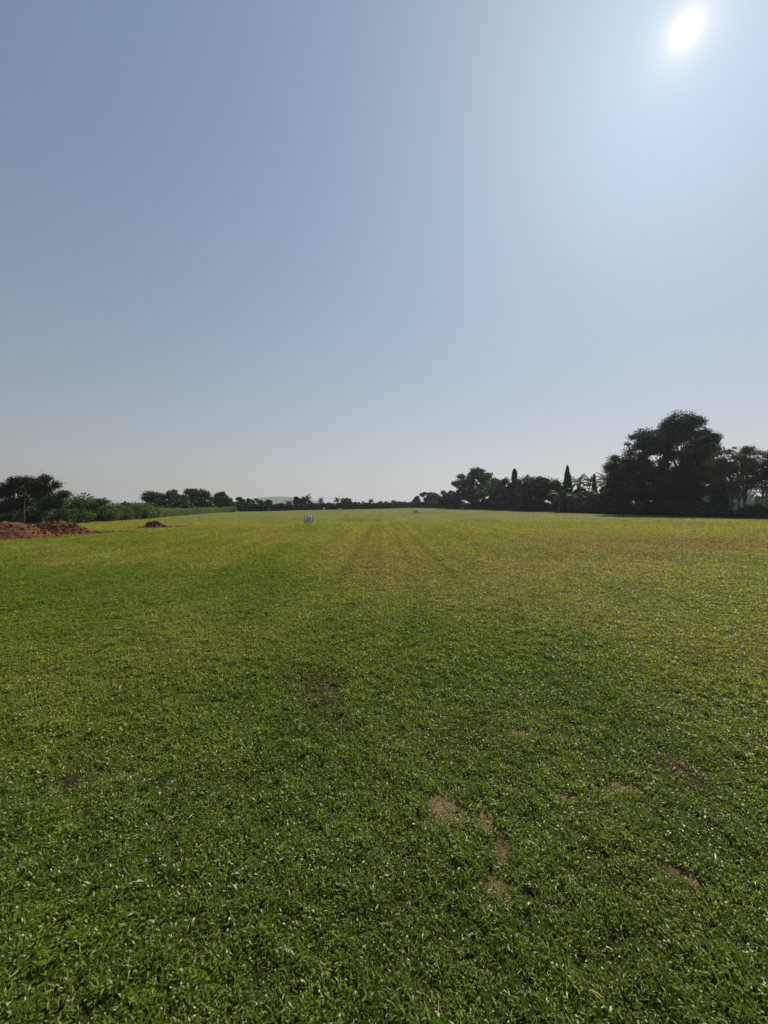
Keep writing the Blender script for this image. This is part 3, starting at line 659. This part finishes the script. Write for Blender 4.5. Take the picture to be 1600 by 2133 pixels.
hedge([664, 720, 770, 828], [141, 151, 165, 180], 2.2, 'low dark hedge along the middle of the far field edge', 402)
hedge([829, 860, 900, 940], [181, 196, 192, 183], 2.6, 'low dark hedge at the far end below the right row', 403)
def reeds():
    rng = R(77); n = 26000
    px = rng.uniform(318, 492, n); D = np.interp(px, *EL) + rng.uniform(.5, 5.5, n)
    x = (px - 800) / F_PX * D; z = ground_z(x, D)
    h = rng.uniform(.7, 1.45, n) * (0.75 + .6 * vnoise(px / 9, D / 3, 5)); a = rng.uniform(0, 2 * np.pi, n)
    w = rng.uniform(.03, .07, n) * D / 70; s = np.stack([np.cos(a), np.sin(a), 0 * a], 1) * w[:, None] / 2
    b = np.stack([x, D, z], 1); m_ = b + np.stack([rng.normal(size=n) * .08, rng.normal(size=n) * .08, h * .6], 1); tp = m_ + np.stack([rng.normal(size=n) * .18, rng.normal(size=n) * .18, h * .4], 1)
    V = np.stack([b - s, b + s, m_ - s, m_ + s, tp], 1)
    i = np.arange(n)[:, None] * 5
    c = np.repeat(np.clip(rng.random(n) * .7 + .3 * vnoise(px / 6, D / 2, 8), 0, 1)[:, None], 5, 0) * np.ones((1, 3))
    tag(obj('tall_grass', mesh_np('tall_grass', V.reshape(-1, 3), i + np.array([[0, 1, 3, 2]]), i + np.array([[2, 3, 4]]), col=c, mat=M['reed'])),
        'strip of pale tall grass below the left tree row', 'tall grass', kind='stuff')
reeds()

# ---- hill on the horizon
def hill():
    u = np.linspace(-1, 1, 90); v = np.linspace(-1, 1, 30); U, Vv = np.meshgrid(u, v)
    D = 1500.0; cx = (586 - 800) / F_PX * D; hw = 105 / F_PX * D * .9
    x = cx + U * hw; y = D + Vv * 300
    prof = np.maximum(0, 1 - np.abs(U) ** 1.7) * np.maximum(0, 1 - Vv ** 2)
    z = -2 + (height(1034, D) + 2) * prof * (0.94 + .06 * fbm(x / 40, y / 40, 2, 3)) 
    n = 90; i = np.arange(29)[:, None] * n; j = np.arange(n - 1)[None]
    Q = np.stack([i + j, i + j + 1, i + n + j + 1, i + n + j], -1).reshape(-1, 4)
    tag(obj('hill', mesh_np('hill', np.stack([x, y, z], -1).reshape(-1, 3), Q, smooth=True, mat=simple_mat('hill_scrub', (.06, .075, .04), .9, .3, .02))), kind='structure')
hill()

# ------------------------------------------------------------------ red soil mounds
def mound(cx, cy, rx, ry, h, label, seed, lobes):
    rng = R(seed); n = 130
    u = np.linspace(-1.15, 1.15, n); U, W = np.meshgrid(u, u)
    z = np.zeros_like(U)
    for lx, ly, lr, lh in lobes: z = np.maximum(z, lh * sstep(0, 1, 1.0 - np.hypot((U - lx) / lr, (W - ly) / lr) * .95 + .12 * (fbm(U * 5 + seed, W * 5, seed, 3) - .5)))
    x = U * rx; y = W * ry
    rough = (fbm(x / .35 + 9, y / .35, seed + 3, 4) - .5) * .24 + (vnoise(x / .11, y / .11, seed + 4) - .5) * .12
    z = z * h + rough * np.minimum(1, z * 4) * h * .75 - .05
    i = np.arange(n - 1)[:, None] * n; j = np.arange(n - 1)[None]
    Q = np.stack([i + j, i + j + 1, i + n + j + 1, i + n + j], -1).reshape(-1, 4)
    Vx = np.stack([x, y, z], -1).reshape(-1, 3)
    zz = Vx[:, 2][Q].max(1); Q = Q[zz > -.04]
    root = empty('soil_mound', (cx, cy, float(ground_z(np.array([cx]), np.array([cy]))[0])), label, 'soil mound', 'heaps of red soil dumped on the left')
    obj('heap', mesh_np('heap', Vx, Q, smooth=False, mat=M['soil']), root)
    mb = MB()                                       # clods lying on and around the heap
    sg = np.array([(-1,-1,-1),(1,-1,-1),(1,1,-1),(-1,1,-1),(-1,-1,1),(1,-1,1),(1,1,1),(-1,1,1)], float)
    for _ in range(420):
        a, b = rng.uniform(-1.05, 1.05, 2); gi = int((b + 1.15) / 2.3 * (n - 1)), int((a + 1.15) / 2.3 * (n - 1))
        zc = z[gi]
        if np.hypot(a, b) > 1.08: continue
        r0 = rng.uniform(.02, .10) * (1.3 if rng.random() < .1 else 1)
        q = sg * r0 * rng.uniform(.55, 1.1, (8, 3)); th = rng.uniform(0, 6.28); c_, s_ = np.cos(th), np.sin(th)
        q = q @ np.array([[c_, -s_, 0], [s_, c_, 0], [0, 0, 1]])
        mb.add(q + np.array([a * rx, b * ry, max(zc, 0) + r0 * .3]), [(0,3,2,1),(4,5,6,7),(0,1,5,4),(1,2,6,5),(2,3,7,6),(3,0,4,7)])
    tag(obj('clod', mb.mesh('clod', M['soil']), root), kind='stuff')
mound(-29.9, 29.2, 5.0, 3.3, 1.22, 'largest red soil mound, nearest, cut by the left edge of the frame', 501, [(.15,.1,.85,1.0),(-.4,.05,.75,.95),(.5,-.15,.5,.55)])
mound(-27.4, 32.6, 3.1, 2.3, 1.15, 'darker red soil mound right behind the largest one', 502, [(-.1,.1,.85,1.0),(.35,0,.6,.75),(-.55,.1,.6,.85)])
mound(-23.8, 40.0, 1.5, 1.1, .70, 'small separate red soil heap further out on the grass', 503, [(-.1,0,.8,1.0),(.45,0,.5,.4)])
# torn turf clods strewn between the heaps
def clods(cx, cy, rx, ry, n, label, seed):
    rng = R(seed); mb = MB()
    sg = np.array([(-1,-1,-1),(1,-1,-1),(1,1,-1),(-1,1,-1),(-1,-1,1),(1,-1,1),(1,1,1),(-1,1,1)], float)
    for _ in range(n):
        a, b = rng.normal(size=2) * .5; r0 = rng.uniform(.05, .16)
        q = sg * np.array([r0 * 1.4, r0, r0 * .5]) * rng.uniform(.5, 1.1, (8, 3))
        mb.add(q + np.array([a * rx, b * ry, r0 * .2]), [(0,3,2,1),(4,5,6,7),(0,1,5,4),(1,2,6,5),(2,3,7,6),(3,0,4,7)])
    o = obj('clods', mb.mesh('clods', simple_mat('turf_clod', (.05, .045, .02), .95, .4, 9)), loc=(cx, cy, float(ground_z(np.array([cx]), np.array([cy]))[0])))
    tag(o, label, 'soil clods', kind='stuff')
clods(-25.2, 34.2, 2.6, 1.6, 90, 'dark crumbs of torn turf strewn right of the red mounds', 510)
clods(-22.3, 41.0, 1.5, .8, 50, 'dark crumbs of turf trailing right from the small red heap', 511)
o = obj('scrap', None) if False else None

# ------------------------------------------------------------------ distance boards
m, t, o = new_mat('board_white')
d_ = nd(t, 'ShaderNodeBsdfDiffuse'); d_.inputs[0].default_value = (.80, .80, .81, 1)
t_ = nd(t, 'ShaderNodeBsdfTranslucent'); t_.inputs[0].default_value = (.8, .8, .82, 1)
x_ = nd(t, 'ShaderNodeMixShader'); x_.inputs[0].default_value = .30
t.links.new(d_.outputs[0], x_.inputs[1]); t.links.new(t_.outputs[0], x_.inputs[2]); t.links.new(x_.outputs[0], o.inputs[0])
M['board'] = m
M['frame'] = simple_mat('board_frame', (.05, .05, .055), .5, .2, 5)
M['ink'] = simple_mat('board_ink', (.012, .012, .014), .6, .1, 5)
DIG = {'0': [(.5 + .36 * math.sin(a), .5 + (.43 if True else 0) * math.cos(a)) for a in np.linspace(0, 2 * math.pi, 25)],
       '1': [(.22, .74), (.55, .93), (.55, .07)],
       '5': [(.84, .92), (.24, .92), (.2, .52), (.5, .62), (.76, .54), (.86, .34), (.78, .15), (.5, .06), (.17, .16)]}
def sign(px, D, w, h, leg, text, label, rz=0.0, roll=0.0):
    root = empty('distance_sign', spot(px, D), label, 'sign', 'distance boards on the field', rz)
    root.rotation_euler = (0, roll, rz)
    mb = MB(); mb.box((0, 0, leg + h / 2), (w, .03, h)); obj('board', mb.mesh('board', M['board']), root)
    mb = MB(); b = .034
    for z in (leg + b / 2 - .004, leg + h - b / 2 + .004): mb.box((0, -.003, z), (w + .012, .045, b))
    for x in (-w / 2 + b / 2 - .003, w / 2 - b / 2 + .003): mb.box((x, -.003, leg + h / 2), (b, .043, h - 2 * b + .004))
    obj('frame', mb.mesh('frame', M['frame']), root)
    for x in (-w / 2 + .03, w / 2 - .03):
        mb = MB(); mb.box((x, .0, leg / 2 - .1), (.035, .035, leg + .2)); obj('leg', mb.mesh('leg', M['frame']), root)
    if text:
        dh = h * .60; dw = h * .25; gap = h * .06; tot = len(text) * dw + (len(text) - 1) * gap
        for k, ch in enumerate(text):
            x0 = -tot / 2 + k * (dw + gap); mb = MB()
            pts = DIG[ch]
            if ch == '5': pts = pts[:1] + pts[1:]
            pp = []
            for a, b2 in zip(pts[:-1], pts[1:]): pp += [(a[0] + (b2[0]-a[0]) * f, a[1] + (b2[1]-a[1]) * f) for f in (0, .5)]
            pp.append(pts[-1])
            mb.ribbon([(x0 + q[0] * dw, leg + h * .53 - dh / 2 + q[1] * dh) for q in pp], dw * .36, -.026, -.0165)
            obj('digit', mb.mesh('digit', M['ink']), root)
    return root
sign(643, 46, .98, .97, .2, '50', 'white board on two legs with the black number 50', rz=rad(-6), roll=rad(-1.5))
sign(865, 88, .96, .9, .26, '100', 'white board with the black number 100 beside the low green')
sign(708, 117, .85, .62, .25, '150', 'far grey board on legs before the dark middle hedge, number barely readable', rz=rad(4))
sign(674.7, 139, .8, .62, .2, '', 'tiny pale board at the hedge foot, leftmost of the far boards')
sign(742, 160, .85, .6, .2, '', 'tiny tilted grey board at the hedge foot in the middle of the far edge', roll=rad(-8))
sign(762.5, 163, .62, .75, .2, '', 'tiny pale upright board, rightmost of the far boards')

# ---- flag sticks and masts
M['pole'] = simple_mat('pole_paint', (.18, .17, .13), .5, .2, 8)
def stick(name, px, D, h, r, label, cat, mat):
    root = empty(name, spot(px, D), label, cat)
    mb = MB(); mb.tube([(0, 0, -.2), (0, 0, h * .5), (0, 0, h)], [r, r * .9, r * .8], 7); obj('pole', mb.mesh('pole', M[mat], True), root)
    mb = MB(); mb.tube([(0, 0, -.02), (0, 0, .05)], [r * 2.2, r * 1.9], 8); obj('base', mb.mesh('base', M['frame']), root)
    return root
stick('flagstick', 722, 63, 1.15, .016, 'thin olive flagstick on the nearer raised green', 'flagstick', 'pole')
stick('flagstick', 903, 97, .85, .03, 'thin dark flagstick on the low green by the 100 board', 'flagstick', 'frame')
for px, ytop, lab in ((845.3, 1040, 'left of the two thin masts on the horizon beyond the far hedge'), (848.4, 1039.5, 'right and slightly taller of the two thin masts beyond the far hedge')):
    D = 420; root = empty('mast', spot(px, D), lab, 'mast', 'masts on the horizon'); h = height(ytop, D)
    mb = MB(); mb.tube([(0, 0, -.3), (0, 0, h * .5), (0, 0, h)], [.2, .16, .1], 7); obj('pole', mb.mesh('pole', simple_mat('mast_steel', (.25, .25, .26), .5)), root)
    mb = MB(); mb.box((0, 0, h * .86), (.9, .12, .1)); obj('crossarm', mb.mesh('crossarm', M['frame']), root)

# ---- shed behind the right trees
root = empty('shed', (spot(1508, 112)[0], 112, 0), 'pale grey green shed with a pitched roof, half hidden behind the right trees', 'shed')
mb = MB(); mb.box((0, 0, 2.3), (11, 7, 5.0)); obj('wall', mb.mesh('wall', simple_mat('shed_wall', (.22, .245, .235), .8, .1, 2)), root)
mb = MB(); V = [(-6, -4, 4.75), (6, -4, 4.75), (6, 0, 7.6), (-6, 0, 7.6), (6, 4, 4.75), (-6, 4, 4.75)]
V2 = V + [(x, y, z + .14) for x, y, z in V]
mb.add(V2, [(3,2,1,0),(5,4,2,3),(6,7,8,9),(9,8,10,11),(0,1,7,6),(4,5,11,10),(1,2,8,7),(2,4,10,8),(0,6,9,3),(3,9,11,5)]); obj('roof', mb.mesh('roof', simple_mat('shed_roof', (.20, .225, .225), .6, .1, 2)), root)
mb = MB(); mb.box((-1.5, -3.53, 1.2), (1.1, .06, 2.2)); obj('door', mb.mesh('door', simple_mat('shed_door', (.15, .16, .15), .7)), root)

# ---- golf balls left on the grass
ball = None
def sphere_mesh(r):
    mb = MB(); a = np.linspace(-1.5, 1.5, 9); mb.tube(np.stack([0 * a, 0 * a, r * np.sin(a)], 1), r * np.cos(a), 12); return mb.mesh('golf_ball', simple_mat('ball_white', (.8, .8, .8), .4, .03), True)
for px, py in ((384, 1096), (1039, 1108), (1157, 1121), (848, 1142), (1039, 1109.5), (690, 1106)):
    D = CAM_H * F_PX / (py - HOR); x, y, z = spot(px, D)
    if ball is None: ball = obj('golf_ball', sphere_mesh(.03)); b = tag(ball, 'white golf ball lying on the mown grass', 'golf ball', 'golf balls left on the grass')
    else: b = ball.copy(); sc.collection.objects.link(b)
    b.location = (x, y, z + .035)

# ------------------------------------------------------------------ haze
m, t, o = new_mat('haze_air')
v = nd(t, 'ShaderNodeVolumePrincipled'); v.inputs['Color'].default_value = (.80, .88, 1.0, 1); v.inputs['Density'].default_value = 0.0002; v.inputs['Anisotropy'].default_value = 0.2
t.links.new(v.outputs[0], o.inputs['Volume'])
mb = MB(); mb.box((0, 1295, 18.5), (3700, 2660, 41.0)); hz = obj('haze', mb.mesh('haze', m)); tag(hz, 'thin pale haze lying over the field', 'haze', kind='stuff')
